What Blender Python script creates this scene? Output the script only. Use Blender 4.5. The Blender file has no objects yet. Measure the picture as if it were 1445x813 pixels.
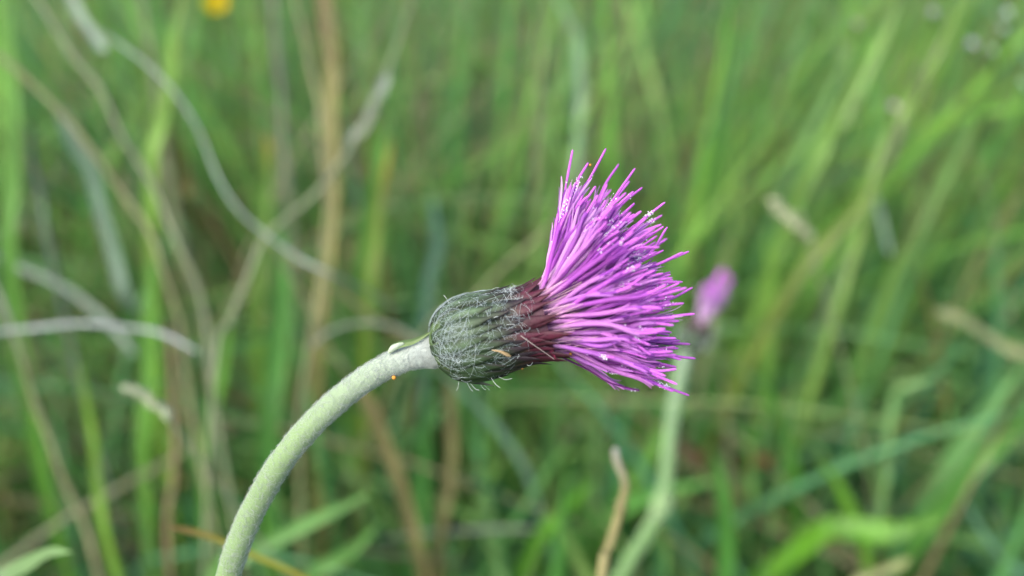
import bpy, math, random
import numpy as np
from mathutils import Vector

random.seed(7)
rng = np.random.default_rng(11)
R = math.radians
scene = bpy.context.scene
col = scene.collection

# ------------------------------------------------------------------ camera
W, H = 1445.0, 813.0                      # photograph's pixel grid, used to survey positions
HFOV = R(65.0)
FPX = (W / 2) / math.tan(HFOV / 2)
CAM = Vector((0.0, 0.0, 0.40))
PITCH = R(-36.0)
D = 0.106                                 # camera to flower head (m)
MM = D / FPX                              # one photo pixel at the flower, in metres
FWD = Vector((0, math.cos(PITCH), math.sin(PITCH)))
RIGHT = Vector((1, 0, 0))
UP = RIGHT.cross(FWD)

cd = bpy.data.cameras.new('camera')
cam = bpy.data.objects.new('camera', cd)
col.objects.link(cam)
cam.location = CAM
cam.rotation_euler = (R(90) + PITCH, 0, 0)
cd.sensor_width = 36
cd.lens = 18.0 / math.tan(HFOV / 2)
cd.clip_start = 0.004
cd.clip_end = 200
cd.dof.use_dof = True
cd.dof.focus_distance = D - 0.0015
cd.dof.aperture_fstop = cd.lens / 3.9     # 3.9 mm wide pupil, as in a phone camera
scene.camera = cam

# ------------------------------------------------------------------ world, sun, exposure
SUN_EL, SUN_AZ = R(52), R(-130)      # azimuth from +Y (view direction), clockwise
world = bpy.data.worlds.new('World')
scene.world = world
world.use_nodes = True
nt = world.node_tree
bg = nt.nodes['Background']
sky = nt.nodes.new('ShaderNodeTexSky')
sky.sky_type = 'NISHITA'
sky.sun_disc = False
sky.sun_elevation = SUN_EL
sky.sun_rotation = SUN_AZ
sky.air_density = 1.0
sky.dust_density = 4.0
nt.links.new(sky.outputs[0], bg.inputs[0])
bg.inputs[1].default_value = 0.15
sd = bpy.data.lights.new('sun', 'SUN')
sd.energy = 1.5
sd.angle = R(40)
sd.color = (1.0, 0.96, 0.9)
sun = bpy.data.objects.new('sun', sd)
col.objects.link(sun)
sdir = Vector((math.sin(SUN_AZ) * math.cos(SUN_EL), math.cos(SUN_AZ) * math.cos(SUN_EL), math.sin(SUN_EL)))
sun.rotation_euler = sdir.to_track_quat('Z', 'Y').to_euler()
scene.view_settings.view_transform = 'Standard'
scene.view_settings.look = 'None'
scene.view_settings.exposure = 1.45
scene.view_settings.gamma = 1.0
scene.cycles.use_denoising = True
scene.cycles.max_bounces = 5
scene.cycles.transparent_max_bounces = 4
scene.cycles.diffuse_bounces = 3
scene.cycles.transmission_bounces = 3

# ------------------------------------------------------------------ helpers
def at(px, py, depth):
    """surveyed photo position at a given distance along the view axis"""
    return CAM + (FWD + RIGHT * ((px - W / 2) / FPX) + UP * (-(py - H / 2) / FPX)) * depth

def project(pts):
    p = np.asarray(pts) - np.array(CAM)
    d = p @ np.array(FWD)
    dd = np.where(np.abs(d) < 1e-6, 1e-6, d)
    x = W / 2 + FPX * (p @ np.array(RIGHT)) / dd
    y = H / 2 - FPX * (p @ np.array(UP)) / dd
    return x, y, d

def lin(r, g, b):
    f = lambda c: (c / 255 / 12.92) if c <= 10 else (((c / 255) + 0.055) / 1.055) ** 2.4
    return (f(r), f(g), f(b))

class MB:
    """collects vertices, faces and a colour per vertex; build() links ONE mesh object"""
    def __init__(self):
        self.v, self.f, self.c, self.n = [], [], [], 0
    def add(self, verts, faces, colours):
        verts = np.asarray(verts, dtype=np.float64).reshape(-1, 3)
        cs = np.asarray(colours, dtype=np.float64)
        if cs.ndim == 1:
            cs = np.tile(cs, (len(verts), 1))
        self.v.append(verts); self.c.append(cs)
        self.f.append(np.asarray(faces, dtype=np.int64) + self.n)
        self.n += len(verts)
    def build(self, name, mat, parent=None, origin=None, smooth=True):
        me = bpy.data.meshes.new(name)
        v = np.concatenate(self.v)
        if origin is not None:
            v = v - np.asarray(origin)
        loops, starts, totals, s = [], [], [], 0
        for f in self.f:
            k = f.shape[1]
            loops.append(f.ravel())
            starts.append(np.arange(len(f)) * k + s)
            totals.append(np.full(len(f), k)); s += f.size
        loops = np.concatenate(loops); starts = np.concatenate(starts); totals = np.concatenate(totals)
        me.vertices.add(len(v)); me.vertices.foreach_set('co', v.astype(np.float32).ravel())
        me.loops.add(len(loops)); me.loops.foreach_set('vertex_index', loops.astype(np.int32))
        me.polygons.add(len(starts))
        me.polygons.foreach_set('loop_start', starts.astype(np.int32))
        me.polygons.foreach_set('loop_total', totals.astype(np.int32))
        me.update(calc_edges=True)
        me.validate()
        a = me.color_attributes.new('col', 'FLOAT_COLOR', 'POINT')
        c = np.ones((len(v), 4), dtype=np.float32); c[:, :3] = np.concatenate(self.c)
        a.data.foreach_set('color', c.ravel())
        me.polygons.foreach_set('use_smooth', np.full(len(me.polygons), smooth))
        me.materials.append(mat)
        o = bpy.data.objects.new(name, me)
        col.objects.link(o)
        if parent is not None:
            o.parent = parent
            if origin is None:
                o.matrix_parent_inverse = parent.matrix_world.inverted()
        if origin is not None:
            o.location = origin
        return o

def tag(o, label=None, cat=None, group=None, kind=None):
    if label: o['label'] = label
    if cat: o['category'] = cat
    if group: o['group'] = group
    if kind: o['kind'] = kind
    return o

def empty(name, loc):
    o = bpy.data.objects.new(name, None)
    o.empty_display_size = 0.01
    o.location = loc
    col.objects.link(o)
    bpy.context.view_layer.update()
    return o

def spline(pts, n):
    """Catmull-Rom through the given points, n samples"""
    p = np.array([list(q) for q in pts], dtype=np.float64)
    if len(p) == 2:
        t = np.linspace(0, 1, n)[:, None]
        return p[0] * (1 - t) + p[1] * t
    P = np.vstack([2 * p[0] - p[1], p, 2 * p[-1] - p[-2]])
    m = len(p) - 1
    out = []
    for u in np.linspace(0, m - 1e-9, n):
        i = int(u); t = u - i
        a, b, c, d = P[i], P[i + 1], P[i + 2], P[i + 3]
        out.append(0.5 * (2 * b + (c - a) * t + (2 * a - 5 * b + 4 * c - d) * t * t + (-a + 3 * b - 3 * c + d) * t ** 3))
    return np.array(out)

def frames(path, ref=None):
    path = np.asarray(path)
    t = np.gradient(path, axis=0)
    t /= np.linalg.norm(t, axis=1, keepdims=True) + 1e-15
    n = np.zeros_like(t)
    r = np.array(ref if ref is not None else (0.31, 0.2, 0.93))
    v = r - t[0] * (r @ t[0])
    if np.linalg.norm(v) < 1e-6:
        v = np.cross(t[0], (1, 0, 0))
    n[0] = v / np.linalg.norm(v)
    for i in range(1, len(t)):
        v = n[i - 1] - t[i] * (n[i - 1] @ t[i])
        n[i] = v / (np.linalg.norm(v) + 1e-15)
    return t, n, np.cross(t, n)

def tube(mb, path, radii, colours, sides=6, cap=True, ref=None, rib=0.0):
    path = np.asarray(path); m = len(path)
    radii = np.broadcast_to(np.asarray(radii, dtype=float), (m,))
    t, n, b = frames(path, ref)
    ang = np.linspace(0, 2 * np.pi, sides, endpoint=False)
    ring = n[:, None, :] * np.cos(ang)[None, :, None] + b[:, None, :] * np.sin(ang)[None, :, None]
    rb = 1 + rib * np.cos(np.arange(sides) * math.pi)[None, :, None] * (.6 + .4 * np.sin(np.arange(sides) * 1.7))[None, :, None]
    v = path[:, None, :] + ring * radii[:, None, None] * rb
    cs = np.asarray(colours, dtype=float)
    cs = np.broadcast_to(cs, (m, 3)) if cs.ndim == 1 else cs
    vc = np.repeat(cs, sides, axis=0)
    i = np.arange(m - 1)[:, None] * sides; j = np.arange(sides)[None, :]; k = (j + 1) % sides
    f = np.stack([i + j, i + k, i + sides + k, i + sides + j], axis=-1).reshape(-1, 4)
    V = v.reshape(-1, 3)
    mb.add(V, f, vc)
    if cap:
        for end, s in ((0, -1), (m - 1, 1)):
            base = v[end]
            tip = path[end] + t[end] * s * radii[end] * 0.7
            vv = np.vstack([base, tip])
            jj = np.arange(sides)
            tri = np.stack([jj, (jj + 1) % sides, np.full(sides, sides)], axis=-1)
            if s < 0: tri = tri[:, ::-1]
            mb.add(vv, tri, cs[end])

def ribbon(mb, path, widths, colours, normal, fold=0.25, twist=0.0):
    """a leaf blade: five vertices across, creased along its midrib, with real thickness at the rib"""
    path = np.asarray(path); m = len(path)
    t = np.gradient(path, axis=0); t /= np.linalg.norm(t, axis=1, keepdims=True) + 1e-15
    nn = np.broadcast_to(np.asarray(normal, dtype=float), (m, 3))
    side = np.cross(t, nn); side /= np.linalg.norm(side, axis=1, keepdims=True) + 1e-15
    up = np.cross(side, t)
    if twist:
        a = np.linspace(0, twist, m)[:, None]
        side, up = side * np.cos(a) + up * np.sin(a), up * np.cos(a) - side * np.sin(a)
    w = np.broadcast_to(np.asarray(widths, dtype=float), (m,))[:, None]
    rows = [path - side * w + up * w * fold, path - side * w * .5 + up * w * fold * .35, path - up * w * .06,
            path + side * w * .5 + up * w * fold * .35, path + side * w + up * w * fold]
    v = np.stack(rows, axis=1).reshape(-1, 3)
    cs = np.asarray(colours, dtype=float)
    cs = np.broadcast_to(cs, (m, 3)) if cs.ndim == 1 else cs
    i = np.arange(m - 1)[:, None] * 5; j = np.arange(4)[None, :]
    f = np.stack([i + j, i + j + 1, i + 5 + j + 1, i + 5 + j], axis=-1).reshape(-1, 4)
    mb.add(v, f, np.repeat(cs, 5, axis=0))

def ico(mb, c, r, colour, squash=(1, 1, 1)):
    g = (1 + 5 ** .5) / 2
    v = np.array([(-1, g, 0), (1, g, 0), (-1, -g, 0), (1, -g, 0), (0, -1, g), (0, 1, g), (0, -1, -g), (0, 1, -g),
                  (g, 0, -1), (g, 0, 1), (-g, 0, -1), (-g, 0, 1)]) / math.sqrt(1 + g * g)
    f = [(0, 11, 5), (0, 5, 1), (0, 1, 7), (0, 7, 10), (0, 10, 11), (1, 5, 9), (5, 11, 4), (11, 10, 2), (10, 7, 6), (7, 1, 8),
         (3, 9, 4), (3, 4, 2), (3, 2, 6), (3, 6, 8), (3, 8, 9), (4, 9, 5), (2, 4, 11), (6, 2, 10), (8, 6, 7), (9, 8, 1)]
    mb.add(np.asarray(c) + v * r * np.array(squash), f, colour)

# ------------------------------------------------------------------ materials
def leaf_material(name, rough=0.5, trans=0.3, spec=0.4, noise_scale=400.0, noise_amt=0.25, bump=0.0, bump_scale=2000.0, sheen=0.0):
    m = bpy.data.materials.new(name); m.use_nodes = True
    n = m.node_tree; N = n.nodes; L = n.links
    p = N['Principled BSDF']; out = N['Material Output']
    at_ = N.new('ShaderNodeAttribute'); at_.attribute_name = 'col'
    tc = N.new('ShaderNodeTexCoord')
    nz = N.new('ShaderNodeTexNoise'); nz.inputs['Scale'].default_value = noise_scale; nz.inputs['Detail'].default_value = 4
    L.new(tc.outputs['Object'], nz.inputs['Vector'])
    mr = N.new('ShaderNodeMapRange'); mr.inputs['From Min'].default_value = .25; mr.inputs['From Max'].default_value = .75
    mr.inputs['To Min'].default_value = 1 - noise_amt; mr.inputs['To Max'].default_value = 1 + noise_amt
    L.new(nz.outputs['Fac'], mr.inputs['Value'])
    mx = N.new('ShaderNodeVectorMath'); mx.operation = 'SCALE'
    L.new(at_.outputs['Color'], mx.inputs[0]); L.new(mr.outputs[0], mx.inputs['Scale'])
    L.new(mx.outputs[0], p.inputs['Base Color'])
    p.inputs['Roughness'].default_value = rough
    p.inputs['Specular IOR Level'].default_value = spec
    if sheen:
        p.inputs['Sheen Weight'].default_value = sheen; p.inputs['Sheen Roughness'].default_value = .5
    if bump:
        n2 = N.new('ShaderNodeTexNoise'); n2.inputs['Scale'].default_value = bump_scale; n2.inputs['Detail'].default_value = 5
        L.new(tc.outputs['Object'], n2.inputs['Vector'])
        b = N.new('ShaderNodeBump'); b.inputs['Strength'].default_value = bump; b.inputs['Distance'].default_value = 0.0002
        L.new(n2.outputs['Fac'], b.inputs['Height']); L.new(b.outputs[0], p.inputs['Normal'])
    if trans:
        tr = N.new('ShaderNodeBsdfTranslucent'); L.new(mx.outputs[0], tr.inputs['Color'])
        ms = N.new('ShaderNodeMixShader'); ms.inputs[0].default_value = trans
        L.new(p.outputs[0], ms.inputs[1]); L.new(tr.outputs[0], ms.inputs[2]); L.new(ms.outputs[0], out.inputs['Surface'])
    return m

M_grass = leaf_material('grass_blade', .45, .45, .45, 60, .18)
M_straw = leaf_material('dry_straw', .55, .15, .35, 90, .25)
M_petal = leaf_material('thistle_floret', .55, .5, .25, 900, .14)
M_style = leaf_material('thistle_style', .6, .2, .2, 2500, .16, .5, 6000)
M_bract = leaf_material('thistle_bract', .6, .06, .3, 900, .35, .6, 2500)
M_stem = leaf_material('woolly_stem', .9, .05, .1, 150, .09, .45, 3600, .4)
M_wool = leaf_material('white_wool', .6, .35, .3, 600, .1)
M_pollen = leaf_material('pollen', .8, .2, .2, 600, .06)

def ground_material():
    m = bpy.data.materials.new('meadow_soil'); m.use_nodes = True
    n = m.node_tree; N = n.nodes; L = n.links; p = N['Principled BSDF']
    tc = N.new('ShaderNodeTexCoord')
    nz = N.new('ShaderNodeTexNoise'); nz.inputs['Scale'].default_value = 35; nz.inputs['Detail'].default_value = 8
    L.new(tc.outputs['Object'], nz.inputs['Vector'])
    cr = N.new('ShaderNodeValToRGB')
    cr.color_ramp.elements[0].position = .3; cr.color_ramp.elements[0].color = (.03, .05, .016, 1)
    cr.color_ramp.elements[1].position = .7; cr.color_ramp.elements[1].color = (.075, .12, .035, 1)
    L.new(nz.outputs['Fac'], cr.inputs[0]); L.new(cr.outputs[0], p.inputs['Base Color'])
    p.inputs['Roughness'].default_value = .9
    b = N.new('ShaderNodeBump'); b.inputs['Strength'].default_value = .8; b.inputs['Distance'].default_value = .01
    L.new(nz.outputs['Fac'], b.inputs['Height']); L.new(b.outputs[0], p.inputs['Normal'])
    return m

# ------------------------------------------------------------------ ground
g = MB()
gx = np.concatenate([[-80, -20, -6], np.linspace(-3, 3, 61), [6, 20, 80]])
gy = np.concatenate([[-60, -15, -4], np.linspace(-1.5, 4.5, 61), [8, 25, 90]])
X, Y = np.meshgrid(gx, gy)
def ground_z(x, y):
    return (np.sin(x * 5.1 + 1.3) * np.cos(y * 4.3) + np.sin(x * 11.7 + y * 9.1) * .5) * .012 - .012
Z = ground_z(X, Y)
nx = len(gx); idx = np.arange(nx * len(gy)).reshape(len(gy), nx)
f = np.stack([idx[:-1, :-1], idx[:-1, 1:], idx[1:, 1:], idx[1:, :-1]], -1).reshape(-1, 4)
g.add(np.stack([X, Y, Z], -1).reshape(-1, 3), f, (.05, .07, .03))
tag(g.build('ground', ground_material()), 'mossy meadow soil under the grass', 'ground', kind='structure')

# ------------------------------------------------------------------ meadow grass (nobody could count it)
GREENS = [(.12, .24, .05), (.16, .29, .06), (.095, .21, .06), (.09, .21, .095), (.19, .29, .085), (.105, .24, .085), (.14, .28, .105)]
STRAWS = [(.22, .20, .10), (.19, .16, .08), (.26, .25, .15), (.20, .16, .06)]
def blades(mb, n, region, length, width, lean, straw, seg=8, green=GREENS, toward=(0, 0), clear=0.2, bend=1.0):
    """n grass blades rooted in the region, all at once; none may cross the cleared space before the flower"""
    x0, x1, y0, y1 = region
    x = rng.uniform(x0, x1, n); y = rng.uniform(y0, y1, n)
    L = rng.uniform(*length, n); w = rng.uniform(*width, n) / 2
    az = rng.uniform(0, 2 * math.pi, n); le = np.abs(rng.normal(0, lean, n)) + .04
    d = np.stack([np.cos(az) * le + toward[0], np.sin(az) * le + toward[1]], -1)
    u = np.linspace(0, 1, seg)[None, :]
    k = (bend * rng.uniform(.3, 1.5, n))[:, None]
    hx = u * .45 + k * u ** 2.3 * .55
    zz = L[:, None] * (u - .5 * np.minimum(np.hypot(d[:, 0], d[:, 1])[:, None] * k, .9) * u ** 2.6)
    p = np.stack([x[:, None] + d[:, :1] * L[:, None] * hx, y[:, None] + d[:, 1:] * L[:, None] * hx, zz + ground_z(x, y)[:, None]], -1)
    px, py, dp = project(p.reshape(-1, 3))
    bad = (dp < clear) & (dp > -.02) & (np.abs(px - W / 2) < W * .62) & (np.abs(py - H / 2) < H * .7)
    bad |= np.linalg.norm(p.reshape(-1, 3) - np.array(CAM), axis=1) < .13
    ok = ~bad.reshape(n, seg).any(axis=1)
    p, w, x, y = p[ok], w[ok], x[ok], y[ok]; n = len(p)
    isst = rng.random(n) < straw
    patch = np.sin(x * 13 + 2 * np.sin(y * 9)) + np.sin(y * 17 - x * 7 + 1.3)      # lusher and drier patches of the meadow
    cg = np.array(green)[rng.integers(0, len(green), n)] * (1 + patch[:, None] * np.array([.14, .08, -.08])) * rng.uniform(.75, 1.3, n)[:, None] * np.array([.88, 1.07, 1.08])
    cst = np.array(STRAWS)[rng.integers(0, len(STRAWS), n)] * rng.uniform(.7, 1.15, n)[:, None]
    c0 = np.where(isst[:, None], cst, cg); c1 = np.where(isst[:, None], cst, cg * np.array([1.15, 1.1, .95]))
    brown = (rng.random(n) < .10)[:, None]                                          # withered tips
    c1 = np.where(brown, c1 * .4 + np.array([.15, .12, .05]), c1)
    cs = c0[:, None, :] * (1 - u ** 2)[..., None] + c1[:, None, :] * (u ** 2)[..., None]
    ww = (w[:, None] * np.minimum(1, .55 + u * 1.5) * np.clip((1 - u) * 2.2, .03, 1) ** .8)[..., None]
    t = np.gradient(p, axis=1); t /= np.linalg.norm(t, axis=2, keepdims=True) + 1e-15
    a = rng.uniform(0, 2 * math.pi, n)
    nn = np.stack([np.cos(a), np.sin(a), np.full(n, .25)], -1)[:, None, :]
    side = np.cross(t, np.broadcast_to(nn, t.shape)); side /= np.linalg.norm(side, axis=2, keepdims=True) + 1e-15
    up = np.cross(side, t)
    tw = (rng.uniform(-1.2, 1.2, n)[:, None] * u)[..., None]
    side, up = side * np.cos(tw) + up * np.sin(tw), up * np.cos(tw) - side * np.sin(tw)
    fold = rng.uniform(.1, .5, n)[:, None, None]
    v = np.stack([p - side * ww + up * ww * fold, p - up * ww * .06, p + side * ww + up * ww * fold], axis=2).reshape(-1, 3)
    base = (np.arange(n)[:, None, None] * seg + np.arange(seg - 1)[None, :, None]) * 3 + np.arange(2)[None, None, :]
    f = np.stack([base, base + 1, base + 4, base + 3], -1).reshape(-1, 4)
    mb.add(v, f, np.repeat(cs.reshape(-1, 3), 3, axis=0))

mb = MB()
blades(mb, 2600, (-.8, .85, .30, .85), (.20, .42), (.0016, .004), .38, .12, toward=(.07, .0), clear=.27, bend=1.2)
blades(mb, 2600, (-.8, .85, .20, .85), (.14, .34), (.0016, .004), .85, .12, clear=.25, bend=1.0)
blades(mb, 2400, (-.6, .65, .1, .65), (.10, .26), (.0022, .005), .6, .12, clear=.2)
blades(mb, 300, (-.45, .6, .30, .65), (.26, .44), (.003, .006), .35, .02, toward=(.08, 0), clear=.27, green=[(.17, .31, .06), (.20, .33, .09), (.14, .30, .07)])
blades(mb, 3600, (-.55, .65, .10, .75), (.05, .18), (.0025, .0065), .6, .05, seg=7, clear=.2)
tag(mb.build('meadow_grass', M_grass), 'soft green meadow grass filling the ground behind the thistle', 'grass', kind='stuff')
mb = MB()
blades(mb, 900, (-.7, .1, .26, .7), (.22, .42), (.0009, .0018), .75, 1.0, clear=.25)
blades(mb, 260, (0, .8, .30, .9), (.22, .40), (.0009, .0018), .8, 1.0, clear=.27)
tag(mb.build('dead_straw', M_straw), 'thin pale dead straws tangled through the meadow grass', 'straw', kind='stuff')
mb = MB()
blades(mb, 4200, (-1.6, 1.7, .75, 1.8), (.18, .44), (.0022, .006), .45, .14, seg=7, toward=(.08, 0), bend=1.2)
blades(mb, 3600, (-1.6, 1.7, .75, 1.8), (.15, .36), (.0025, .006), 1.0, .14, seg=7, bend=1.0)
blades(mb, 6000, (-2.9, 3.0, 1.7, 3.6), (.22, .46), (.004, .010), .6, .14, seg=6, toward=(.06, 0), bend=1.2)
tag(mb.build('distant_grass', M_grass), 'distant blurred green grass along the top of the picture', 'grass', kind='stuff')
mb = MB()
blades(mb, 1500, (-1.3, 1.3, -1.0, .12), (.06, .2), (.003, .006), .45, .12, seg=6, clear=.17)
tag(mb.build('short_grass', M_grass), 'short trodden grass around the viewpoint', 'grass', kind='stuff')
mb = MB()
blades(mb, 2000, (-.12, .75, .14, .72), (.06, .22), (.006, .012), .65, .0, seg=8, clear=.2, bend=1.2,
       green=[(.06, .17, .045), (.06, .165, .07), (.085, .21, .045), (.11, .24, .055)])
tag(mb.build('leafy_undergrowth', M_grass), 'broad green leaves of low undergrowth at lower right', 'undergrowth', kind='stuff')

# ------------------------------------------------------------------ thistles
def nrm(v): return v / (np.linalg.norm(v) + 1e-15)

def build_thistle(name, label, base, axis, tuft_axis, s, profile, stem_pts, stem_r, tips, n_fill, n_bract, cone, flen,
                  hairs=0, stem_hairs=0, leaf=None, pollen_n=0, detail=1.0, stem_cols=None, scale_bract=1.0, spread_in=.8, group=None, palette=None, fat=1.0):
    """base: head base; axis: involucre direction; s: metres per profile unit"""
    base = np.array(base); ax = nrm(np.array(axis)); ta = nrm(np.array(tuft_axis))
    view = -np.array(FWD)
    e1 = nrm(np.cross(ax, view)); e2 = np.cross(ax, e1)          # e1: image 'down/up', e2: towards/away from the viewer
    root = empty(name, Vector((stem_pts[-1][0], stem_pts[-1][1], stem_pts[-1][2])))
    tag(root, label, 'thistle', group)
    pt, pr = np.array(profile).T
    rad = lambda t: np.interp(t, pt, pr)
    T1 = pt[-1]
    def surf(t, th, lift=0.0):
        return base + s * (ax * t + (e1 * math.cos(th) + e2 * math.sin(th)) * (rad(t) + lift))
    # stem
    m = MB()
    path = spline(stem_pts, 60)
    u = np.linspace(0, 1, 60)
    sc = np.array(stem_cols)
    cs = np.stack([np.interp(u, sc[:, 0], sc[:, k]) for k in (1, 2, 3)], -1)
    sr = stem_r * np.interp(u, [0, .02, .06, .15, 1], [1.22, 1.12, 1.03, 1, 1.05]) * (1 + .02 * np.sin(u * 90))
    tube(m, path, sr, cs, sides=36, rib=.012)
    stem = m.build('stem', M_stem, root)
    if stem_hairs:
        m = MB(); tt, nn, bb = frames(path)
        for _ in range(stem_hairs):
            q = rng.random() ** 1.6 * .62
            i = min(int(q * 59), 58); fr = q * 59 - i
            c = path[i] * (1 - fr) + path[i + 1] * fr
            a = rng.uniform(0, 2 * math.pi)
            o = nn[i] * math.cos(a) + bb[i] * math.sin(a)
            b2 = np.cross(tt[i], o)
            r0 = sr[i]
            L = rng.uniform(.5, 1.6) * 1e-3
            d = nrm(tt[i] * rng.normal(0, 1) + b2 * rng.normal(0, .8))
            p0 = c + o * r0 * .98
            p1 = p0 + d * L * .5 + o * rng.uniform(.02, .30) * 1e-3
            p2 = p0 + d * L - o * (L * L / (2 * r0)) * .6 + o * rng.uniform(-.05, .1) * 1e-3
            tube(m, spline([p0, p1, p2], 4), rng.uniform(.008, .017) * 1e-3, lin(190, 198, 192), sides=3, cap=False)
        tag(m.build('wool', M_wool, stem), kind='stuff')
    if leaf is not None:
        m = MB(); lp = spline(leaf, 12); uu = np.linspace(0, 1, 12)
        ribbon(m, lp, 4.6 * s * np.clip(np.sin(uu * 2.6 + .5), .1, 1), np.array(lin(130, 152, 100)), view, fold=.8)
        m.build('stem_leaf', M_grass, stem)
        m = MB(); tube(m, lp[:6], 5.0 * s * np.array([.3, .8, 1, .95, .75, .4]), np.array(lin(152, 164, 144)), sides=8)
        m.build('leaf_sheath', M_stem, stem)
    # involucre core
    m = MB()
    ts = np.linspace(0, T1, 24); th = np.linspace(0, 2 * np.pi, 28, endpoint=False)
    V = np.array([[surf(t, a, -2.5) for a in th] for t in ts]).reshape(-1, 3)
    ii = np.arange(23)[:, None] * 28; jj = np.arange(28)[None]; kk = (jj + 1) % 28
    F = np.stack([ii + jj, ii + kk, ii + 28 + kk, ii + 28 + jj], -1).reshape(-1, 4)
    cc = np.repeat(np.array([np.array(lin(70, 92, 48)) * (1 - t / T1) + np.array(lin(60, 26, 44)) * t / T1 for t in ts]), 28, axis=0)
    m.add(V, F, cc)
    m.add(np.vstack([V[:28], base - ax * s * 1.0]), np.stack([(np.arange(28) + 1) % 28, np.arange(28), np.full(28, 28)], -1), lin(120, 140, 80))
    inv = m.build('involucre', M_bract, root)
    # bracts, imbricate
    green = np.array(lin(29, 48, 22)); pale = np.array(lin(44, 64, 36)); mar = np.array(lin(58, 16, 32)); dark = np.array(lin(30, 18, 26))
    for i in range(n_bract):
        q = (i + .5) / n_bract
        t0 = (-3 + (T1 * .80) * q ** .95)
        thc = i * 2.399963 + rng.normal(0, .06)
        L = T1 * (.50 + .04 * q + rng.uniform(-.06, .08)) * (.70 if q > .72 else 1)
        hw = (11.0 - 3.8 * q) * scale_bract * rng.uniform(.9, 1.12)
        stick = max(0, rng.normal(1.2, 1.6)) * (1.0 if q < .8 else .6)
        below = .5 + .5 * math.cos(thc)          # towards the underside: less wool, and its shade put into darker purple
        nu = 10; m = MB(); vs, cs = [], []
        prof = [(-1.0, -1.6), (-.88, .7), (-.4, 1.0), (0, 1.5), (.4, 1.0), (.88, .7), (1.0, -1.6)]
        tint = rng.uniform(.8, 1.2)
        bend = rng.normal(0, .05)
        for a in range(nu):
            v = a / (nu - 1)
            t = t0 + L * v
            wv = hw * (.62 + .9 * v - .55 * v * v) if v < .55 else hw * 0.98 * max(1 - ((v - .55) / .45) ** 1.05, .03)
            lift = .2 + 4.6 * v * (1 - .45 * v) + stick * 2.2 * max(0, v - .6) ** 1.5 * 4
            tr = min(t, T1)
            extra = max(0, t - T1)
            for (cw, ch) in prof:
                da = cw * wv / max(rad(tr), 12) + bend * v
                flat = min(1, wv / (hw * .4))
                P = surf(tr, thc + da, lift + ch * flat) + ax * extra * s + (e1 * math.cos(thc) + e2 * math.sin(thc)) * s * extra * .30
                vs.append(P)
                body = green * (1 - v) + pale * v
                wool = (.30 - .26 * below) * max(0, 1 - abs(cw) * 1.3) * math.sin(math.pi * min(1, v * 1.15))
                purple = np.clip((t / T1 - .52) * 2.8 + (v - .6) * .9 + (.25 if abs(cw) > .8 else 0) + below * .30, 0, 1)
                body = body * (1 - wool) + np.array(lin(120, 136, 116)) * wool
                edge = .55 if abs(cw) > .95 else (.8 if abs(cw) > .8 else (1.25 if cw == 0 else 1))
                c = (body * (1 - purple) + (mar if q > .55 else dark) * purple) * edge * tint
                cs.append(c)
        vs = np.array(vs)
        A = np.arange(nu - 1)[:, None] * 7; B = np.arange(6)[None]
        F = np.stack([A + B, A + B + 1, A + 8 + B, A + 7 + B], -1).reshape(-1, 4)
        m.add(vs, F, np.array(cs))
        m.build('bract', M_bract, inv)
    # cobweb hairs
    if hairs:
        m = MB()
        cl = [(T1 * (.02 + .9 * rng.random()), rng.uniform(0, 6.283), rng.choice([-1, 1]) * (1.1 + rng.normal(0, .45)), rng.uniform(.2, 1.3)) for _ in range(170)]
        for _ in range(hairs):
            ct, ca, cdir, dens = cl[rng.integers(len(cl))]
            if rng.random() > dens: continue
            t = ct + rng.normal(0, 9); a = ca + rng.normal(0, .22)
            if math.cos(a) > 0 and rng.random() < .15 + .75 * math.cos(a): continue     # the underside is balder
            n = 8; ln = rng.uniform(16, 64); dr = cdir + rng.normal(0, .4)
            if rng.random() < .35: dr = rng.normal(0, .4)
            curl = rng.normal(0, .45); pts = []
            h0 = rng.uniform(2.0, 3.8); hm = abs(rng.normal(0, .9))
            for k in range(n):
                w = k / (n - 1)
                aa = dr + curl * (w - .5) * 2
                t += math.cos(aa) * ln / n; a += math.sin(aa) * ln / n / 55
                pts.append(surf(t, a, h0 + hm * math.sin(w * math.pi) + .5 * math.sin(w * 7 + a * 3)))
            if t > T1 * (.8 + .16 * rng.random()) or t < 2: continue
            tube(m, spline(pts, 10), s * rng.uniform(.06, .19), lin(190, 204, 206), sides=3, cap=False)
        for _ in range(40):                                   # a few that stand off
            t = T1 * rng.uniform(.1, .9); a = rng.uniform(0, 6.28)
            p0 = surf(t, a, 3); o = nrm(p0 - (base + ax * t * s))
            p2 = p0 + (o * rng.uniform(2, 8) + ax * rng.normal(4, 8) + e1 * rng.normal(0, 6)) * s
            p1 = (p0 + p2) / 2 + o * s * 3
            tube(m, spline([p0, p1, p2], 6), s * rng.uniform(.2, .4), lin(220, 228, 226), sides=3, cap=False)
        p0 = surf(T1 * .74, .95, 3); 
        tag(m.build('cobweb_hair', M_wool, inv), kind='stuff')
    # florets
    mouth = base + ax * s * T1 * .97
    recep = base + ax * s * T1 * .52
    rm = rad(T1) * s * .86
    jobs = [(np.array(t), True) for t in tips]
    g1 = nrm(np.cross(ta, view)); g2 = np.cross(ta, g1)
    for i in range(n_fill):
        q = math.sqrt((i + .5) / n_fill); a = i * 2.399963 + 1.0
        ang = cone * q
        d = ta * math.cos(ang) + (g1 * math.cos(a) + g2 * math.sin(a) * .52) * math.sin(ang)
        jobs.append((mouth + nrm(d) * flen * s * (rng.uniform(.66, .86) if rng.random() < .8 else rng.uniform(.84, .95)), False))
    pollen_spots = []
    lilac = [np.array(lin(*c)) for c in ((196, 126, 210), (188, 112, 206), (210, 140, 218), (182, 94, 196), (204, 130, 210), (216, 162, 220))]
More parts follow.
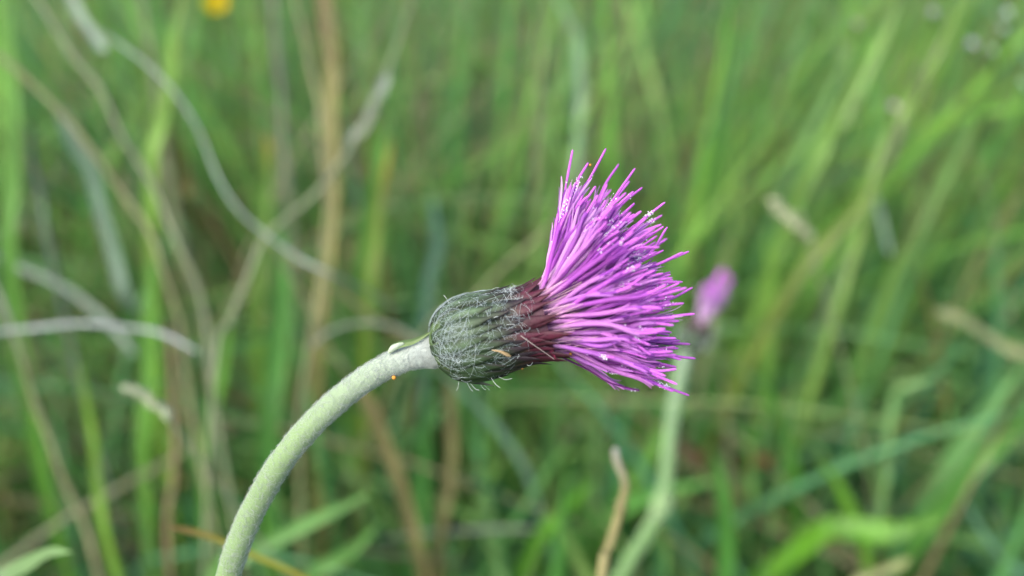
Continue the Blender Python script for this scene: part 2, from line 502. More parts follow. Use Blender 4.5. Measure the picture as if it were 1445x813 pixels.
    if palette: lilac = [np.array(lin(*c)) for c in palette]
    for tip, key in jobs:
        dv = tip - mouth; Lf = np.linalg.norm(dv); d = dv / Lf
        lat = d - ax * (d @ ax); ll = np.linalg.norm(lat)
        out = lat / (ll + 1e-9)
        sp = min(1, ll / .72)
        pm = mouth + out * rm * sp * rng.uniform(.72, 1.0) + np.cross(ax, out) * rm * rng.normal(0, .13)
        pb = recep + out * rm * .55 * sp
        mid = pm + (tip - pm) * .5 + out * Lf * rng.normal(-.015, .03) + np.cross(ax, out) * Lf * rng.normal(0, .02)
        wob = (np.cross(ax, out) * rng.normal(0, 5) + out * rng.normal(0, 4)) * s * (1.8 if rng.random() < .15 else .8)
        P = spline([pb, pm, mid, pm + (tip - pm) * .8 + wob, tip], 40)
        c0 = lilac[rng.integers(len(lilac))] * rng.uniform(.85, 1.15)
        pink = np.array(lin(226, 186, 206))
        k = detail
        # corolla: tube, throat and five lobes
        lo = rng.uniform(.55, .66) + (0 if key else .06); hi = min(lo + rng.uniform(.12, .22), .93)
        n1 = int(40 * lo)
        m = MB(); uu = np.linspace(0, 1, n1)
        rr = s * np.interp(uu, [0, .45, .6, .85, 1], np.array([1.5, 2.2, 3.0, 3.5, 2.8]) * fat)
        mixc = np.clip((uu - .32) * 3.2, 0, 1)[:, None]
        tube(m, P[:n1], rr, pink * (1 - mixc) + c0 * mixc, sides=7, cap=False)
        tt, nn, bb = frames(P)
        for l in range(5):
            a = l * 2 * math.pi / 5 + rng.uniform(-.35, .35)
            o = nn * math.cos(a) + bb * math.sin(a)
            hl = lo + (hi - lo) * rng.uniform(.55, 1.15); hl = min(hl, .92)
            i0 = max(int(40 * (lo - .13)), 0); i1 = max(int(40 * hl), i0 + 4)
            q = np.linspace(0, 1, i1 - i0)
            splay = s * (2.6 + q * rng.uniform(.5, 6.5) + q ** 3 * rng.uniform(-3, 7))
            lp = P[i0:i1] + o[i0:i1] * splay[:, None] + bb[i0:i1] * (s * rng.normal(0, 1.5) * q)[:, None]
            wd = s * 2.1 * fat * np.clip(np.interp(q, [0, .25, .85, 1], [.75, 1, .75, .25]), .1, 1)
            ribbon(m, lp, wd, c0 * rng.uniform(.92, 1.12), o[i0:i1], fold=-.45)
        fo = m.build('floret', M_petal, root)
        # anther tube
        m = MB(); i0 = int(40 * (lo - .12)); i1 = int(40 * min(lo + rng.uniform(.10, .18), .87))
        q = np.linspace(0, 1, i1 - i0)
        tube(m, P[i0:i1], s * np.interp(q, [0, .9, 1], [2.1, 2.3, 1.6]), np.array(lin(134, 64, 158)) * rng.uniform(.8, 1.2), sides=7)
        m.build('anther_tube', M_style, fo)
        m = MB(); i0 = int(40 * .5); q = np.linspace(0, 1, 40 - i0)
        tube(m, P[i0:], s * np.interp(q, [0, .5, .55, .96, 1], [1.5, 1.6, 2.0, 1.7, 1.1]), np.array(lin(188, 98, 198)) * rng.uniform(.8, 1.15), sides=7)
        m.build('style', M_style, fo)
        if key or rng.random() < .35: pollen_spots.append((P, rng.uniform(.66, .90)))
    # pollen
    if pollen_n:
        m = MB()
        for P, q in pollen_spots:
            if rng.random() < .25: continue
            cnt = int(rng.exponential(15)) + 4; ln = rng.uniform(.01, .07)
            for _ in range(cnt):
                w = np.clip(q + rng.normal(0, ln), .3, .985); x = w * 39; i = int(x)
                c = P[i] + (P[min(i + 1, 39)] - P[i]) * (x - i)
                o = nrm(rng.normal(0, 1, 3))
                ico(m, c + o * s * rng.uniform(2.0, 4.6), s * rng.uniform(.45, 1.25), lin(236, 230, 240), rng.uniform(.7, 1.3, 3))
        for _ in range(pollen_n):
            P, q = pollen_spots[rng.integers(len(pollen_spots))]
            i = rng.integers(18, 38); o = nrm(rng.normal(0, 1, 3))
            ico(m, P[i] + o * s * rng.uniform(2, 5), s * rng.uniform(.6, 1.2), lin(240, 234, 244))
        tag(m.build('pollen', M_pollen, root), kind='stuff')
        # pappus: pale filaments at the mouth
        m = MB()
        for _ in range(240):
            a = rng.uniform(0, 6.283); o = e1 * math.cos(a) + e2 * math.sin(a)
            r = rm * math.sqrt(rng.random()) * 1.02
            p0 = mouth - ax * s * 22 + o * r * .92
            p2 = mouth + ax * s * rng.uniform(25, 75) + o * r * rng.uniform(1.1, 1.45) + np.cross(ax, o) * s * rng.normal(0, 7) + (ta - ax) * s * 45
            p1 = (p0 + p2) / 2 - o * s * rng.uniform(0, 4)
            tube(m, spline([p0, p1, p2], 7), s * rng.uniform(.35, .8), np.array(lin(222, 178, 204)) * rng.uniform(.6, 1.0), sides=3, cap=False)
        tag(m.build('pappus', M_wool, root), kind='stuff')
    return root, dict(surf=surf, inv=inv, mouth=mouth, ax=ax, e1=e1, e2=e2, s=s, view=view, stem=stem, T1=T1, path=path)

def to_ground(p, d, n=3):
    """points that carry a stem from p (heading d) down into the soil"""
    p = np.array(p); d = nrm(np.array(d)); out = []
    h = p[2] + .02
    for k in range(1, n + 1):
        w = k / n
        horiz = np.array([d[0], d[1], 0]) * h * .35 * (1 - (1 - w) ** 2)
        out.append(p + horiz - np.array([0, 0, h * w]))
    return out

def S(x, y, dd=0.0): return np.array(at(x, y, D + dd * 1e-3))      # dd in mm behind (+) or before (-) the focal plane

a13 = R(14.0)
AX = np.array(RIGHT) * math.cos(a13) + np.array(UP) * math.sin(a13) - np.array(FWD) * .10
a22 = R(22)
TA = np.array(RIGHT) * math.cos(a22) + np.array(UP) * math.sin(a22) - np.array(FWD) * .16
PROFILE = [(0, 21), (4, 31), (12, 42), (24, 51.5), (42, 58.5), (68, 60), (95, 57), (120, 53), (140, 51), (158, 53), (168, 55)]
TIPS = [(808, 212, 2), (830, 230, -3), (855, 210, 0), (873, 232, 3), (896, 238, -1), (888, 256, 5), (906, 265, 1), (938, 286, 0), (934, 304, 4),
        (936, 320, -3), (941, 337, 6), (972, 355, 0), (949, 395, -4), (977, 406, 1), (951, 418, -5), (928, 445, 4), (927, 458, -2), (944, 468, -5),
        (930, 477, 5), (930, 488, 2), (981, 506, 1), (953, 518, -2), (972, 558, 0), (902, 551, 5), (912, 528, -4), (928, 378, 8), (916, 350, -7),
        (890, 300, -8), (862, 268, 7),
        (798, 268, 4), (806, 262, -4), (822, 272, 0), (842, 284, -6), (788, 300, 1), (800, 300, -7), (893, 516, 6), (880, 524, -2), (868, 505, -8)]
tips = [S(x, y, z) for x, y, z in TIPS]
stem_px = [(616, 497, 0), (596, 500, 0), (566, 508, .2), (528, 527, .4), (480, 562, .8), (432, 608, 1.4), (391, 660, 2.2), (356, 722, 3.2), (335, 772, 4.2), (321, 818, 5.2), (304, 890, 7), (288, 1000, 11)]
stem_pts = [S(*p) for p in stem_px]
stem_pts += to_ground(stem_pts[-1], stem_pts[-1] - stem_pts[-2])
STEMC = [(0, *lin(164, 172, 168)), (.10, *lin(156, 166, 157)), (.22, *lin(132, 148, 124)), (.36, *lin(114, 136, 94)), (1, *lin(96, 124, 70))]
main, info = build_thistle('thistle', 'large sharp magenta thistle head on a bent woolly pale stem', S(611, 491), AX, TA, MM, PROFILE, stem_pts, 17.4 * MM,
      tips, 165, 100, R(52), 226, hairs=1900, stem_hairs=5200,
      leaf=[S(548, 497, -1.2), S(562, 487, -1.4), S(585, 481, -1.0), S(612, 466, -.5)], pollen_n=90, stem_cols=STEMC)

# small strays on the big head
i = info
m = MB(); tube(m, spline([S(790, 503, 1), S(830, 522, 1), S(860, 540, 1), S(902, 551, 1)], 16), np.linspace(1.6, 1.0, 16) * MM, np.array(lin(96, 36, 100)), sides=6)
m.build('stray_style', M_style, main)
m = MB(); tube(m, spline([S(735, 474, -6.5), S(752, 486, -6.3), S(768, 497, -5.6), S(782, 507, -5)], 12), np.linspace(.65, .4, 12) * MM, np.array(lin(176, 166, 160)), sides=5)
m.build('loose_hair', M_wool, main)
m = MB(); ribbon(m, spline([S(694, 494, -6.8), S(706, 496, -6.9), S(714, 500, -6.8), S(721, 503, -6.4)], 8), np.array([.6, .9, 1.2, 1.6, 2, 2.2, 1.8, .5]) * MM, np.array(lin(150, 128, 92)), i['view'], .3)
m.build('dry_scale', M_straw, main)
for q, (x, y, z, r) in enumerate([(556, 533, -.6, 3.6), (807, 398, -5, 2.6), (805, 500, -3, 2.6), (758, 479, -5.8, 2), (833, 233, -3, 2), (737, 520, -2, 2)]):
    m = MB(); ico(m, S(x, y, z), r * MM, lin(190, 138, 62), (1, .8, 1.2)); m.build('pollen_clump', M_pollen, main)
# gaping bract tips under the head
for q, (pts, w, c) in enumerate([([(640, 527, -2), (662, 537, -1.5), (680, 541, -1), (697, 545, -1)], 6, (58, 66, 52)),
                                 ([(668, 529, -3), (700, 526, -3), (722, 522, -2.6), (738, 519, -2.4)], 6, (78, 62, 60)),
                                 ([(752, 478, -5.4), (768, 486, -5.2), (778, 495, -5), (784, 507, -4.6)], 7, (96, 24, 48))]):
    m = MB(); n = 9; ribbon(m, spline([S(*p) for p in pts], n), w * MM * np.linspace(1, .08, n), np.array(lin(*c)), np.array(i['view']) + np.array((0, 0, .6)), .4)
    m.build('bract', M_bract, i['inv'])

# the younger head behind, out of focus
d2 = .255; s2 = d2 / FPX
S2 = lambda x, y, dd=0: np.array(at(x, y, d2 + dd * 1e-3))
ax2 = np.array(RIGHT) * .46 + np.array(UP) * .88 + np.array(FWD) * .1
prof2 = [(0, 8), (3, 13), (10, 17), (20, 19), (30, 18), (38, 15.5), (44, 14)]
st2 = [S2(966, 500), S2(960, 530), S2(950, 580), S2(943, 640), S2(935, 705), S2(912, 752, 2), S2(872, 818, 4), S2(840, 880, 8)]
st2 += to_ground(st2[-1], st2[-1] - st2[-2])
young, info2 = build_thistle('thistle', 'small blurred half-open purple thistle bud behind the large head', S2(968, 496), ax2, ax2, s2, prof2, st2, 8.6 * s2,
      [S2(1016, 382), S2(1026, 384), S2(1034, 394), S2(1008, 392), S2(1022, 380)], 42, 44, R(18), 68, hairs=300, scale_bract=.62,
      stem_cols=[(0, *lin(116, 136, 112)), (.3, *lin(102, 132, 86)), (1, *lin(84, 120, 56))], detail=.5, fat=.7, palette=[(178, 138, 186), (202, 180, 202), (150, 92, 168), (172, 124, 184), (206, 188, 204)])
m = MB(); pth = spline([S2(938, 690), S2(934, 712), S2(925, 730)], 10); tube(m, pth, 8.8 * s2 * np.array([1, 1.1, 1.3, 1.5, 1.6, 1.55, 1.45, 1.3, 1.15, 1]), np.array(lin(112, 138, 92)), sides=12)
m.build('stem_node', M_stem, young)

# ------------------------------------------------------------------ stalks and blades that can be told apart
TAN, GREYTAN, SILVER, OLIVE, GOLD = lin(172, 174, 124), lin(172, 182, 142), lin(196, 212, 200), lin(140, 156, 92), lin(152, 148, 84)
BROWN, PALEG, BLUEG, BRIGHT, MIDG, LIME, ORANGE = lin(150, 112, 66), lin(150, 186, 128), lin(122, 164, 146), lin(104, 160, 58), lin(80, 132, 62), lin(128, 172, 66), lin(196, 140, 44)
def stalk(name, label, cat, pts, depth, width, colour, kind='stalk', group=None, root=True, fold=.25, tip=None, extra=None, wmin=.35, twist=0.0):
    """one grass stem or leaf, surveyed from the picture, carried on down into the soil"""
    d0, d1 = depth if isinstance(depth, tuple) else (depth, depth + .015)
    if d0 > .17: d0, d1 = d0 * 1.22, d1 * 1.22
    pts = [(x + rng.normal(0, 1.6), y + rng.normal(0, 1.6)) for x, y in pts]
    dim = .46 if kind != 'leaf' else .72            # surveyed picture colour -> reflectance
    colour = np.array(colour) * dim
    if tip is not None: tip = np.array(tip) * dim
    n = len(pts)
    P3 = [np.array(at(x, y, d0 + (d1 - d0) * k / (n - 1))) for k, (x, y) in enumerate(pts)]
    if root:                                     # pts run from the tip to the foot
        P3 += to_ground(P3[-1], P3[-1] - P3[-2])
    else:                                        # a loose end sinks away into the tangle
        dd = nrm(P3[-1] - P3[-2]); FW = np.array(FWD)
        P3 += [P3[-1] + dd * .010 + FW * .03 - np.array((0, 0, .004)), P3[-1] + dd * .02 + FW * .07 - np.array((0, 0, .02))]
    path = spline(P3, 34)
    u = np.linspace(0, 1, 34)
    dm = (d0 + d1) / 2
    w = width * dm / FPX / 2 * (.5 if kind == 'stalk' and d0 > .18 else .8)
    c0 = np.array(colour)
    c1 = np.array(tip) if tip is not None else c0
    cs = c1 * np.clip(1 - u * 4, 0, 1)[:, None] + c0 * (1 - np.clip(1 - u * 4, 0, 1))[:, None]
    cs = cs * (1 + .10 * np.sin(u * 23 + len(label)))[:, None]
    o = tag(empty(name, path[-1]), label, cat, group)
    m = MB()
    if kind == 'stalk':
        tube(m, path, w * np.interp(u, [0, .08, .5, .85, 1], [wmin, .85, 1, 1, 1.0 if root else .3]), cs, sides=8)
        m.build('stem', M_straw, o)
        for q in (.36, .7):                       # joints
            m = MB(); k = int(q * 33); tube(m, path[k - 1:k + 2], w * np.array([1.05, 1.28, 1.05]), cs[k] * .8, sides=8)
            m.build('joint', M_straw, o)
    else:
        nv = -np.array(FWD) + np.array((rng.normal(0, .25), 0, rng.normal(.35, .2)))
        ribbon(m, path, w * np.interp(u, [0, .1, .3, .75, 1], [.06, .5, 1, .95, .5]) if kind == 'leaf' else w * np.interp(u, [0, .04, .8, 1], [.4, 1, 1, .8]), cs, nv, fold, twist)
        m.build('blade', M_grass if kind == 'leaf' else M_straw, o)
    return o, path

DG = 'dry grass stalks tangled left of the thistle'
stalk('dry_grass_stalk', 'long tan stalk slanting down from the top edge near the left corner', 'grass stalk', [(30, -30), (62, 15), (105, 80), (140, 122), (178, 195), (215, 262), (245, 325), (275, 400), (292, 465), (302, 560)], .20, 15, GREYTAN, group=DG)
stalk('dry_grass_stalk', 'olive-tan stalk entering at the left edge and slanting down right', 'grass stalk', [(-30, 62), (8, 88), (50, 120), (92, 168), (135, 215), (172, 268), (212, 330), (238, 400), (258, 460), (270, 560)], .20, 16, TAN, group=DG)
stalk('dry_grass_stalk', 'pale silvery stalk arching over to the crossing point left of the thistle', 'grass stalk', [(140, 42), (172, 64), (208, 92), (245, 130), (280, 182), (308, 250), (338, 298), (375, 335), (420, 362), (470, 388)], (.19, .195), 8.5, SILVER, group=DG, root=False)
stalk('dry_grass_stalk', 'stout tan stalk leaning right through the crossing point', 'grass stalk', [(590, -25), (560, 70), (530, 140), (505, 188), (470, 245), (432, 285), (375, 335), (350, 395), (322, 455), (300, 520)], (.225, .20), 13, GREYTAN, group=DG)
stalk('dry_grass_leaf', 'bright pale dry leaf end hanging near the top left', 'dry leaf', [(148, 72), (132, 48), (112, 15), (92, -30)], .21, 16, lin(164, 184, 160), 'straw_leaf', group=DG, root=False)
stalk('dry_grass_leaf', 'silvery pale dry leaf sliver left of the brown leaf sheath', 'dry leaf', [(548, 105), (530, 142), (512, 178), (494, 205)], .215, 16, lin(190, 200, 190), 'straw_leaf', group=DG, root=False)
stalk('dry_grass_stalk', 'tan stalk with a gentle bow at top centre-left', 'grass stalk', [(408, -30), (425, 30), (440, 90), (450, 150), (457, 220), (462, 290), (455, 380), (445, 450), (432, 540), (425, 620)], .22, 15, TAN, group=DG)
stalk('dry_leaf_sheath', 'broad golden-brown leaf sheath at top left of centre', 'dry leaf', [(452, -30), (462, 40), (468, 110), (470, 190), (468, 270), (462, 360), (450, 470)], .25, 25, GOLD, 'straw_leaf', group=DG, tip=lin(132, 116, 70))
stalk('dry_grass_stalk', 'silver-grey dry stem arching from the left edge at mid height', 'grass stalk', [(282, 496), (262, 484), (225, 470), (180, 463), (120, 458), (60, 462), (0, 470), (-60, 486)], .18, 15, lin(186, 196, 192), group=DG)
stalk('dry_grass_stalk', 'upright tan stalk below the end of the silver arch', 'grass stalk', [(238, 462), (243, 500), (246, 560), (248, 620), (244, 680), (236, 750)], .21, 19, lin(178, 158, 116), group=DG, wmin=.8)
stalk('dry_grass_stalk', 'bent tan stalk running down the left edge to the bottom', 'grass stalk', [(-20, 372), (10, 440), (28, 500), (48, 560), (70, 620), (92, 680), (120, 745), (150, 830)], .20, 18, TAN, group=DG, tip=lin(180, 188, 172))
stalk('dry_grass_leaf', 'faded grey leaf sagging at the left edge above the silver arch', 'dry leaf', [(190, 500), (150, 455), (110, 420), (70, 395), (20, 375), (-50, 362)], .24, 11, lin(140, 158, 142), 'straw_leaf', group=DG)
stalk('dry_grass_stalk', 'short pale stem leaning at the far left above the grey leaf', 'grass stalk', [(38, 180), (44, 215), (52, 250), (62, 290), (70, 340)], .23, 14, lin(168, 182, 166), group=DG)
stalk('dry_grass_stalk', 'thin pale stem crossing low at far left, tip near the olive stalk', 'grass stalk', [(98, 222), (78, 250), (50, 285), (25, 320), (-30, 365)], .235, 11, lin(150, 172, 130), group=DG)
stalk('dry_grass_leaf', 'limp grey-green leaf drooping below the olive stalk', 'dry leaf', [(86, 150), (105, 195), (128, 240), (145, 300), (165, 370), (185, 430)], .24, 22, lin(134, 162, 138), 'straw_leaf', group=DG, root=False)
stalk('dry_grass_stalk', 'tan stalk slanting right below the crossing point towards the thistle', 'grass stalk', [(395, 350), (440, 385), (490, 420), (530, 452), (580, 480), (620, 520)], .23, 12, lin(160, 152, 112), group=DG, root=False)
stalk('dry_grass_stalk', 'tan stalk slanting down left below the crossing point', 'grass stalk', [(385, 345), (420, 400), (450, 455), (470, 500), (500, 545)], .235, 13, lin(158, 156, 116), group=DG)
stalk('dry_grass_stalk', 'grey arched stem just behind the woolly stem', 'grass stalk', [(440, 492), (462, 470), (495, 457), (530, 456), (565, 465), (600, 488), (640, 520)], .19, 13, lin(158, 170, 146), group=DG, root=False)
stalk('dry_grass_stalk', 'faint tan stalk rising behind the top of the big flower cup', 'grass stalk', [(800, 296), (770, 325), (738, 355), (705, 385), (660, 425), (600, 470)], .23, 14, lin(150, 160, 108), group='dry stalks behind the big flower')
stalk('dry_grass_leaf', 'broad brown blade below the woolly stem, leaning left at its top', 'dry leaf', [(505, 545), (528, 590), (545, 630), (562, 680), (578, 730), (592, 790)], .22, 24, lin(142, 134, 82), 'straw_leaf', group='brown blades under the stem')
stalk('dry_grass_leaf', 'upright brown blade right of the leaning one under the stem', 'dry leaf', [(632, 540), (636, 590), (640, 640), (632, 700), (622, 760)], .23, 18, lin(140, 136, 86), 'straw_leaf', group='brown blades under the stem')
stalk('dry_grass_stalk', 'pale straw lying level low in the grass under the flower cup', 'grass stalk', [(540, 762), (600, 755), (650, 750), (710, 745), (760, 742)], .24, 12, lin(160, 168, 150), group='straws lying low', root=False)
stalk('dry_grass_stalk', 'dim straw lying near the bottom edge left of centre', 'grass stalk', [(470, 778), (530, 780), (590, 786), (650, 796)], .24, 11, lin(134, 136, 110), group='straws lying low', root=False)
stalk('cut_stalk', 'stubby tan stalk with a whitish broken tip standing below the flower', 'grass stalk', [(866, 634), (872, 650), (878, 680), (876, 715), (866, 752), (855, 790), (846, 830)], (.165, .168), 18, lin(178, 170, 112), tip=lin(206, 206, 190), wmin=.75)
stalk('yellowing_grass_blade', 'thin yellow-orange blade crossing behind the foot of the woolly stem', 'grass blade', [(240, 745), (290, 752), (330, 768), (370, 786), (410, 804), (460, 832), (530, 875)], .15, 11, lin(168, 170, 62), 'straw_leaf', tip=lin(150, 120, 70))
stalk('grass_leaf', 'pale green leaf tip in the bottom left corner', 'grass blade', [(100, 776), (70, 782), (40, 795), (5, 815), (-50, 850)], .155, 28, lin(136, 172, 112), 'leaf', fold=.1)
GB = 'green blades told apart at the left'
stalk('grass_leaf', 'green blade slanting up right beside the foot of the woolly stem', 'grass blade', [(525, 695), (490, 712), (450, 732), (405, 755), (350, 785), (300, 815)], .19, 24, lin(108, 158, 82), 'leaf', GB)
stalk('grass_leaf', 'short green blade slanting below the brown blades', 'grass blade', [(540, 735), (505, 768), (470, 795), (430, 825)], .20, 26, lin(104, 154, 78), 'leaf', GB)
for lab, pts, dep, w, c in [
    ('bright green blade upright at the far left edge', [(12, -40), (15, 60), (18, 160), (20, 260), (14, 380)], .22, 26, BRIGHT),
    ('light green blade leaning right at the top left', [(268, -40), (250, 40), (238, 110), (228, 180), (215, 270)], .23, 26, LIME),
    ('wide mid-green blade standing left of the golden sheath', [(398, 300), (398, 370), (396, 440), (390, 520), (380, 620)], .25, 38, lin(90, 150, 64)),
    ('wide green blade right of the golden sheath', [(545, 160), (535, 230), (525, 300), (518, 370), (512, 450)], .26, 40, lin(98, 152, 58)),
    ('bright green strip behind the seed spike', [(112, 500), (122, 560), (130, 620), (140, 690), (150, 770)], .21, 20, LIME),
    ('fresh green blade under the silver arch', [(212, 300), (216, 380), (214, 460), (212, 540), (205, 640)], .25, 34, BRIGHT),
    ('green blade between the tan stalks near the top left corner', [(118, 115), (130, 170), (142, 220), (150, 290)], .25, 22, MIDG),
    ('slim green blade left of the woolly stem', [(325, 430), (318, 500), (305, 570), (290, 650)], .24, 22, BRIGHT)]:
    stalk('grass_leaf', lab, 'grass blade', pts, dep, w, c, 'leaf', GB, twist=rng.uniform(-.5, .5))
stalk('yellowing_grass_blade', 'green blade with an orange-yellow tip left of the flower', 'grass blade', [(374, 190), (378, 215), (376, 260), (370, 340), (362, 440)], .27, 20, lin(116, 158, 60), 'leaf', 'yellow-tipped blades', tip=lin(214, 176, 50))
stalk('yellowing_grass_blade', 'orange-edged blade left of the large flower head', 'grass blade', [(552, 195), (545, 240), (536, 290), (528, 350), (520, 420)], .25, 15, lin(130, 150, 60), 'leaf', 'yellow-tipped blades', tip=lin(206, 150, 50))
stalk('grass_leaf', 'pale curved blade hooking over at top centre', 'grass blade', [(772, -25), (792, 15), (812, 45), (820, 80), (818, 130), (812, 200)], .28, 15, lin(150, 184, 140), 'leaf', fold=.1)
stalk('blue_green_leaf', 'blue-green leaf with a shiny tip left of the flower head', 'leaf', [(608, 272), (615, 310), (614, 350), (608, 400), (600, 470)], .28, 20, np.array(BLUEG) * .7, 'leaf', tip=BLUEG)  # sheen at the tip is painted in as a lighter colour
stalk('blue_green_leaf', 'blue-grey leaf slanting right under the flower cup', 'leaf', [(610, 515), (645, 545), (690, 590), (725, 635), (750, 690)], .24, 13, lin(120, 158, 126), 'leaf')
RB = 'green blades told apart at the right'
for lab, pts, dep, w, c in [
    ('yellow-green blade leaning from the top right corner', [(1372, -40), (1340, 30), (1310, 90), (1278, 150), (1240, 215), (1222, 290), (1200, 370), (1175, 450)], .27, 15, lin(130, 168, 76)),
    ('light green blade leaning left of the corner one', [(1275, -20), (1240, 60), (1200, 130), (1165, 200), (1130, 270)], .29, 28, lin(128, 172, 78)),
    ('broad dim green blade upright right of the flower top', [(1030, -30), (1025, 60), (1015, 150), (1005, 250)], .34, 40, lin(96, 150, 62)),
    ('bright green blade running parallel below the corner blade', [(1400, 130), (1350, 220), (1310, 290), (1270, 380)], .30, 26, lin(118, 162, 76)),
    ('olive blade leaning right with a brown tinge', [(1240, 250), (1205, 300), (1160, 350), (1110, 410)], .27, 22, lin(124, 142, 66)),
    ('pale bent stem with a level top at right of centre', [(1318, 536), (1285, 546), (1262, 552), (1254, 590), (1250, 650), (1242, 710)], .24, 18, lin(140, 182, 110)),
    ('vivid green leaf lying across the lower right', [(1338, 728), (1290, 742), (1240, 752), (1190, 745), (1150, 760)], .23, 40, lin(104, 164, 44)),
    ('vivid green blade rising into the lying leaf at lower right', [(1150, 645), (1175, 680), (1198, 720), (1220, 770)], .23, 20, lin(112, 168, 50)),
    ('dark green blade leaning left below the young bud', [(1075, 520), (1095, 580), (1110, 640), (1120, 720)], .26, 34, lin(84, 140, 50)),
    ('light green blade fanning to the right edge at mid height', [(1440, 520), (1400, 570), (1360, 620), (1320, 680), (1290, 740)], .26, 36, lin(114, 168, 96)),
    ('long thin blue-green blade arching at the bottom right', [(1355, 690), (1380, 740), (1410, 785), (1450, 830)], .22, 16, lin(118, 164, 128)),
    ('wide pointed leaf upright at the bottom right of centre', [(1010, 640), (1018, 690), (1022, 740), (1020, 800), (1015, 860)], .22, 38, lin(94, 158, 66)),
    ('green leaf leaning right beside the broken stalk', [(840, 675), (815, 700), (790, 725), (760, 760)], .24, 26, lin(104, 168, 52)),
    ('light blade slanting behind the young bud stem', [(965, 575), (930, 615), (900, 660), (880, 700)], .26, 28, lin(106, 160, 66)),
    ('pale green blade low at the bottom left of the broken stalk', [(790, 740), (805, 770), (820, 800), (835, 840)], .22, 22, lin(138, 172, 92)),
    ('slim upright blade just right of the young bud', [(1080, 330), (1085, 400), (1085, 470), (1080, 540)], .30, 22, lin(126, 172, 66)),
    ('green blade curving low along the right edge', [(1460, 560), (1430, 610), (1395, 640), (1350, 690)], .25, 30, lin(96, 156, 66))]:
    stalk('grass_leaf', lab, 'grass blade', pts, dep, w, c, 'leaf', RB, twist=rng.uniform(-.6, .6))
stalk('dry_grass_leaf', 'grey-white leaf hanging from the bend of the corner blade', 'dry leaf', [(1255, 360), (1250, 335), (1240, 305), (1228, 262), (1232, 240)], .27, 12, lin(140, 166, 144), 'straw_leaf', root=False)
stalk('dry_grass_leaf', 'tan fallen blade slanting at the right edge', 'dry leaf', [(1320, 438), (1355, 450), (1390, 470), (1420, 492), (1475, 525)], .25, 18, lin(172, 178, 126), 'straw_leaf')
stalk('dry_grass_leaf', 'orange-tan blade leaning near the right edge', 'dry leaf', [(1440, 268), (1420, 300), (1395, 340), (1372, 380), (1350, 430)], .30, 11, lin(150, 150, 92), 'straw_leaf')
stalk('dry_grass_leaf', 'pale straw tip at the bottom edge right of centre', 'dry leaf', [(1285, 790), (1255, 802), (1225, 815), (1190, 835)], .20, 14, lin(172, 180, 124), 'straw_leaf')
stalk('dry_grass_leaf', 'grey-lilac stalk behind the yellow-green corner blade', 'dry leaf', [(1330, 60), (1305, 100), (1290, 135), (1270, 180)], .30, 20, lin(140, 140, 122), 'straw_leaf')
stalk('dry_grass_stalk', 'faint grey stalk rising at the top edge left of the yellow flower', 'grass stalk', [(190, -30), (205, 30), (215, 80), (225, 140), (235, 200)], .27, 15, lin(150, 168, 130), group=DG)
stalk('dry_grass_stalk', 'grey stalk at the top edge between yellow flower and bowed stalk', 'grass stalk', [(382, -30), (388, 30), (394, 80), (398, 140), (400, 220)], .30, 20, lin(152, 162, 140), group=DG)
stalk('dry_grass_leaf', 'small reddish dead leaf behind the young bud stem', 'dry leaf', [(955, 622), (968, 630), (980, 640), (992, 652)], .25, 16, lin(132, 78, 70), 'straw_leaf', root=False)
stalk('dry_grass_leaf', 'small orange dead leaf right of the reddish one', 'dry leaf', [(1062, 640), (1074, 648), (1088, 656)], .25, 14, lin(168, 112, 70), 'straw_leaf', root=False)
stalk('dry_grass_leaf', 'brown dead leaf behind the silvery arching stalk', 'dry leaf', [(246, 205), (252, 230), (258, 258), (262, 290)], .29, 26, lin(130, 104, 58), 'straw_leaf', root=False)

# seed heads
def seed_head(label, pts, depth, n, r, colour, name='seed_spike', group=None):
    colour = np.array(colour) * .48
    P = [np.array(at(x, y, depth)) for x, y in pts]
    foot = to_ground(P[-1], P[-1] - P[-2])
    path = spline(P + foot, 40)
    o = tag(empty(name, path[-1]), label, 'seed head', group)
    m = MB(); tube(m, path, .5 * r * .4, np.array(colour) * .8, sides=6); m.build('stem', M_straw, o)
    sp = spline(P, n)
    k = r
    for i in range(n):
        m = MB(); off = rng.normal(0, .35, 3) * r
        c = sp[i] + off
        t = nrm(sp[max(i - 1, 0)] - sp[min(i + 1, n - 1)] + rng.normal(0, .3, 3) * r)
        tube(m, np.array([c - t * r * 1.3, c - t * r * .6, c, c + t * r * .7, c + t * r * 1.5]), r * np.array([.25, .8, 1, .7, .12]), np.array(colour) * rng.uniform(.85, 1.15), sides=7)
        m.build('spikelet', M_straw, o)
    return o
seed_head('short cream seed spike among the left grass', [(184, 548), (196, 553), (210, 566), (222, 577), (236, 588)], .19, 9, .0013, lin(186, 198, 158))
seed_head('pale blurred seed head right of the flower top', [(1092, 290), (1108, 300), (1122, 314), (1140, 334)], .27, 8, .0020, lin(180, 190, 146))

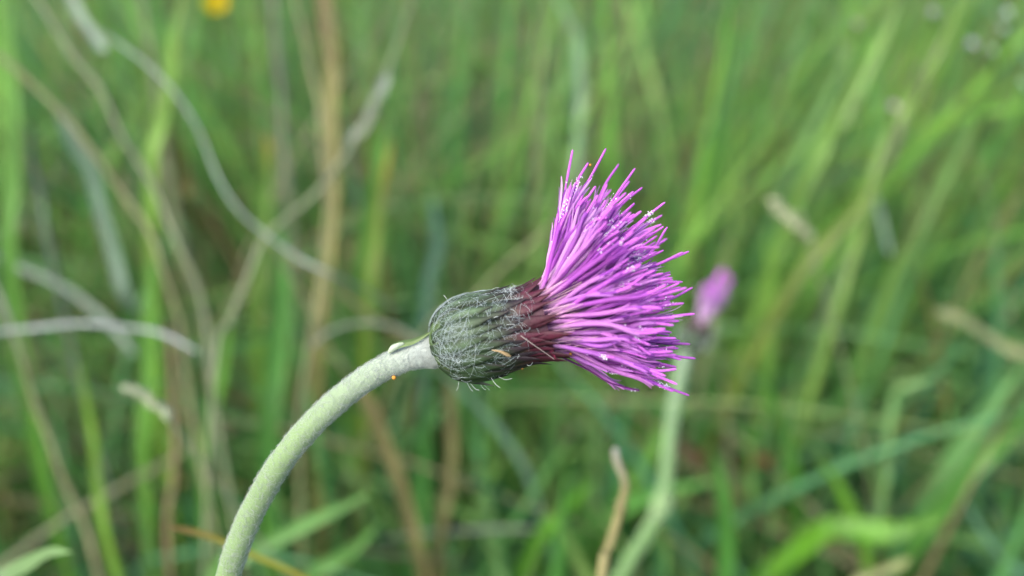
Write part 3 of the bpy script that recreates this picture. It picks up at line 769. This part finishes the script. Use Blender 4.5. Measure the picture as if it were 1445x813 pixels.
# little flowers
def flower(name, label, cat, px, py, depth, rad_px, petals, pc, cc, group=None, stem_to=None, face=None):
    c = np.array(at(px, py, depth)); s = depth / FPX
    foot = to_ground(np.array(at(*stem_to, depth + .02)), np.array((0, 0, -1.0)))
    P = spline([c, np.array(at(*stem_to, depth + .02))] + foot, 30)
    o = tag(empty(name, P[-1]), label, cat, group)
    m = MB(); tube(m, P, 3.0 * s, np.array(lin(110, 140, 74)), sides=6); m.build('stem', M_grass, o)
    f = nrm(np.array(face if face is not None else (0, -.7, .7)))
    a = nrm(np.cross(f, (1, 0, .2))); b = np.cross(f, a)
    for k in range(petals):
        th = 2 * math.pi * k / petals + .3
        d = a * math.cos(th) + b * math.sin(th)
        u = np.linspace(0, 1, 7)
        pth = c + d * (u * rad_px * s)[:, None] + f * (rad_px * s * .45 * u ** 2)[:, None]
        m = MB(); ribbon(m, pth, rad_px * s * .55 * np.array([.2, .55, .85, 1, 1, .8, .35]), np.array(pc) * rng.uniform(.9, 1.1), f, .25)
        m.build('petal', M_petal, o)
    m = MB(); ico(m, c + f * rad_px * s * .18, rad_px * s * .28, cc); m.build('flower_centre', M_pollen, o)
    return o
flower('yellow_flower', 'small yellow meadow flower cut by the top edge', 'flower', 308, 6, .30, 20, 5, np.array(lin(214, 196, 24)) * .7, lin(180, 150, 20), stem_to=(318, 120))
LF = 'tiny lilac and white flowers at top right'
for k, (lab, x, y, r, c) in enumerate([
    ('tiny lilac flower lowest on the brown stalk at top right', 1370, 62, 9, lin(184, 180, 206)),
    ('tiny white flower topmost on the brown stalk at top right', 1420, 18, 8, lin(206, 222, 226)),
    ('tiny white flower just below the topmost one at top right', 1414, 42, 7, lin(180, 208, 198)),
    ('tiny grey-white flower right of the lilac one at top right', 1399, 72, 7, lin(176, 200, 180)),
    ('tiny lilac flower left of the corner blade at the top', 1315, 18, 9, lin(166, 170, 180)),
    ('tiny pink flower beside the yellow-green corner blade', 1260, 150, 10, lin(176, 150, 172)),
    ('tiny white flower at the right edge below the brown stalk', 1444, 118, 9, lin(190, 220, 206)),
    ('tiny mauve flower at the top edge right of centre', 1208, 34, 8, lin(150, 128, 146))]):
    flower('meadow_flower', lab, 'flower', x, y, .30, r * .7, 5, np.array(c) * .85, lin(200, 200, 160), LF, stem_to=(x - 6, y + 60))
stalk('dry_grass_stalk', 'thin brown stalk slanting among tiny flowers at top right', 'grass stalk', [(1440, -30), (1424, 12), (1405, 50), (1385, 80), (1366, 110), (1340, 170)], .28, 8, lin(116, 100, 72))
